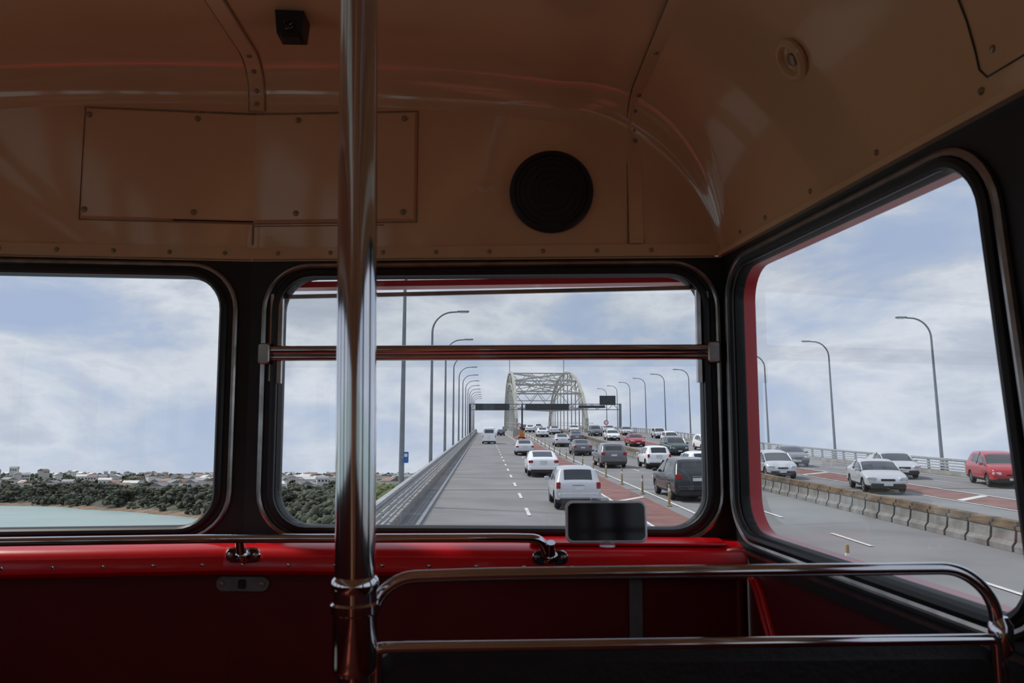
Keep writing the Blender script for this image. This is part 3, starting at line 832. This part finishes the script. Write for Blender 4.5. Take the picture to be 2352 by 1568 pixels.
def forest(name,pts,key,nc=8,rs=(.15,.30),vars_=varsL,ifc_=if1):
    vv=[];ff=[];b=0
    for (x,y,z,h) in pts:
        asp=random.uniform(.7,1.3)
        for c in range(nc):
            r=h*random.uniform(*rs)
            t=random.random(); oz=h*(.20+.62*t); sp=h*.45*math.sqrt(max(0.05,1-((t-.35)/.75)**2))*asp
            a0=random.uniform(0,6.28); q0=random.random()**.4; ox,oy=math.cos(a0)*sp*q0,math.sin(a0)*sp*q0
            a=random.uniform(0,6.28); R2=np.array([[math.cos(a),-math.sin(a),0],[math.sin(a),math.cos(a),0],[0,0,1]])
            q=(vars_[random.randrange(16)]*np.array([r,r,r*random.uniform(.6,1.0)]))@R2.T+np.array([x+ox,y+oy,z+oz])
            vv.append(q); ff.append(ifc_+b); b+=len(q)
    vv=np.concatenate(vv); ff=np.concatenate(ff)
    me=bpy.data.meshes.new(name); me.vertices.add(len(vv)); me.vertices.foreach_set('co',vv.ravel())
    me.loops.add(ff.size); me.loops.foreach_set('vertex_index',ff.ravel().astype(np.int32))
    me.polygons.add(len(ff)); me.polygons.foreach_set('loop_start',np.arange(0,ff.size,3,dtype=np.int32)); 
    me.update(calc_edges=True); me.materials.append(M[key]); me.validate()
    o=bpy.data.objects.new(name,me); scene.collection.objects.link(o); return o
pts=[]
while len(pts)<2200:
    y=150+1100*random.random()**1.7; x=-random.uniform(.03,.72)*y
    s=y-shore(x)
    if s<6 or x>-16: continue
    z=hgt(x,y)
    if z<.5: continue
    if s>110 and random.random()<.5: continue
    h=random.uniform(6,12) if s<140 else random.uniform(5,9)
    top=18.5+5*noise.noise(V((x*.02,y*.01,1)))+(2*random.random()) + (2.5 if y>700 else 0)
    if x>-40: top=15
    if z+h>top: h=max(4,top-z)
    pts.append((x,y,z-.5,h))
forest('tree_belt',pts,'foliage',18,(.08,.19),varsL,if1)
pts=[]
for k in range(60):
    y=random.uniform(165,250); x=-random.uniform(.088,.125)*y-2
    z=hgt(x,y); pts.append((x,y,z+2,min(15,25.0+random.uniform(-2.5,1.5)-z-2)))
forest('willow_trees',pts,'foliage2',40,(.06,.13))
pts=[]
while len(pts)<900:
    y=random.uniform(1200,3600); x=-random.uniform(.04,.75)*y
    if y-shore(x)<20: continue
    pts.append((x,y,hgt(x,y)-1,random.uniform(5,9)))
forest('distant_trees',pts,'foliage',5)
mb=MB(); cnt=0
while cnt<280:
    y=random.uniform(560,2800) if cnt>90 else random.uniform(560,1000)
    x=-random.uniform(.03,.75)*y; s=y-shore(x)
    if s<70 or x>-20: continue
    z=hgt(x,y)+ (5.0 if y<1100 else 4); w,d,h=random.uniform(7,12),random.uniform(7,10),random.uniform(3.5,5)
    a=random.uniform(0,3.14); Rz=Matrix.Rotation(a,3,'Z')
    mb.box((x,y,z+h/2-4),(w,d,h+8),'house',Rz)
    rk=random.choice(['roofg','roofg','roofr','house'])
    rt=[V((-w/2-.5,-d/2-.5,h-.2)),V((w/2+.5,-d/2-.5,h-.2)),V((w/2+.5,d/2+.5,h-.2)),V((-w/2-.5,d/2+.5,h-.2)),V((-w/2-.5,0,h+2)),V((w/2+.5,0,h+2))]
    mb.add([Rz@p+V((x,y,z)) for p in rt],[(0,1,5,4),(2,3,4,5),(0,4,3),(1,2,5),(0,1,2,3)],rk)
    for wx in(-w*.3,0,w*.3):
        mb.box(V((x,y,z+h*.45))+Rz@V((wx,-d/2-.02,0)),(1.6,.1,1.4),'sign',Rz)
    cnt+=1
mb.obj('suburban_houses',I4,None,fix=False)
mb=MB()
for (x,y,w,d,h) in((-86,372,26,12,6),(-66,352,14,10,5),(-104,392,10,8,5)):
    z=1.5
    mb.box((x,y,z+h/2),(w,d,h),'house'); mb.box((x,y,z+h+.3),(w+1.5,d+1.5,.7),'roofg')
    for i in range(5): mb.box((x-w*.4+i*w*.2,y-d/2-.05,z+h*.45),(w*.14,.1,h*.6),'sign')
    mb.box((x,y,z-1.0),(w+4,d+6,2.0),'conc')
mb.obj('waterfront_sheds',I4,None,fix=False)

# ------------------------------------------------------------------ world
w=bpy.data.worlds.new('World'); scene.world=w; w.use_nodes=True
nt=w.node_tree; n=nt.nodes; l=nt.links; bg=n['Background']
tc=n.new('ShaderNodeTexCoord')
mp=n.new('ShaderNodeMapping'); mp.inputs['Scale'].default_value=(1,1,2.4); mp.inputs['Location'].default_value=(.35,.2,.1)
l.new(tc.outputs['Generated'],mp.inputs[0])
n1=n.new('ShaderNodeTexNoise'); n1.inputs['Scale'].default_value=3.6; n1.inputs['Detail'].default_value=11; n1.inputs['Roughness'].default_value=.58; n1.inputs['Distortion'].default_value=.25
l.new(mp.outputs[0],n1.inputs['Vector'])
r1=n.new('ShaderNodeValToRGB'); l.new(n1.outputs['Fac'],r1.inputs[0])
e=r1.color_ramp.elements; e[0].position=.37; e[0].color=(.42,.52,.73,1); e[1].position=.74; e[1].color=(.44,.48,.58,1)
for p,c in((.45,(.48,.565,.74)),(.50,(.59,.645,.76)),(.56,(.74,.775,.85)),(.63,(.55,.595,.70))):
    q=e.new(p); q.color=(*c,1)
sx=n.new('ShaderNodeSeparateXYZ'); l.new(tc.outputs['Generated'],sx.inputs[0])
mr=n.new('ShaderNodeMapRange'); mr.inputs[1].default_value=-.02; mr.inputs[2].default_value=.16; mr.inputs[3].default_value=.5; mr.inputs[4].default_value=0; l.new(sx.outputs[2],mr.inputs[0])
mx=n.new('ShaderNodeMix'); mx.data_type='RGBA'; l.new(mr.outputs[0],mx.inputs[0]); l.new(r1.outputs[0],mx.inputs[6]); mx.inputs[7].default_value=(.60,.67,.80,1)
l.new(mx.outputs[2],bg.inputs[0]); bg.inputs[1].default_value=1.0
sd=bpy.data.lights.new('sun','SUN'); sd.energy=3.0; sd.angle=math.radians(4); sd.color=(1,.95,.88)
so=bpy.data.objects.new('sun',sd); scene.collection.objects.link(so)
dirv=V((-.58,.26,.80)).normalized(); so.rotation_mode='QUATERNION'; so.rotation_quaternion=dirv.to_track_quat('Z','Y'); so.location=(0,0,200)

# ------------------------------------------------------------------ camera
cd=bpy.data.cameras.new('camera'); cam=bpy.data.objects.new('camera',cd); scene.collection.objects.link(cam)
cd.sensor_width=36; cd.lens=28.0; cd.clip_end=30000; cd.clip_start=.02
th=math.radians(1.91); ph=math.radians(5.75)
r_=V((math.cos(th),-math.sin(th),0)); f_=V((math.sin(th)*math.cos(ph),math.cos(th)*math.cos(ph),math.sin(ph))); u_=r_.cross(f_)
Rc=Matrix((r_,u_,-f_)).transposed().to_4x4()
cam.matrix_world=BUS@Rc
cd.dof.use_dof=True; cd.dof.focus_distance=12; cd.dof.aperture_fstop=14
scene.camera=cam
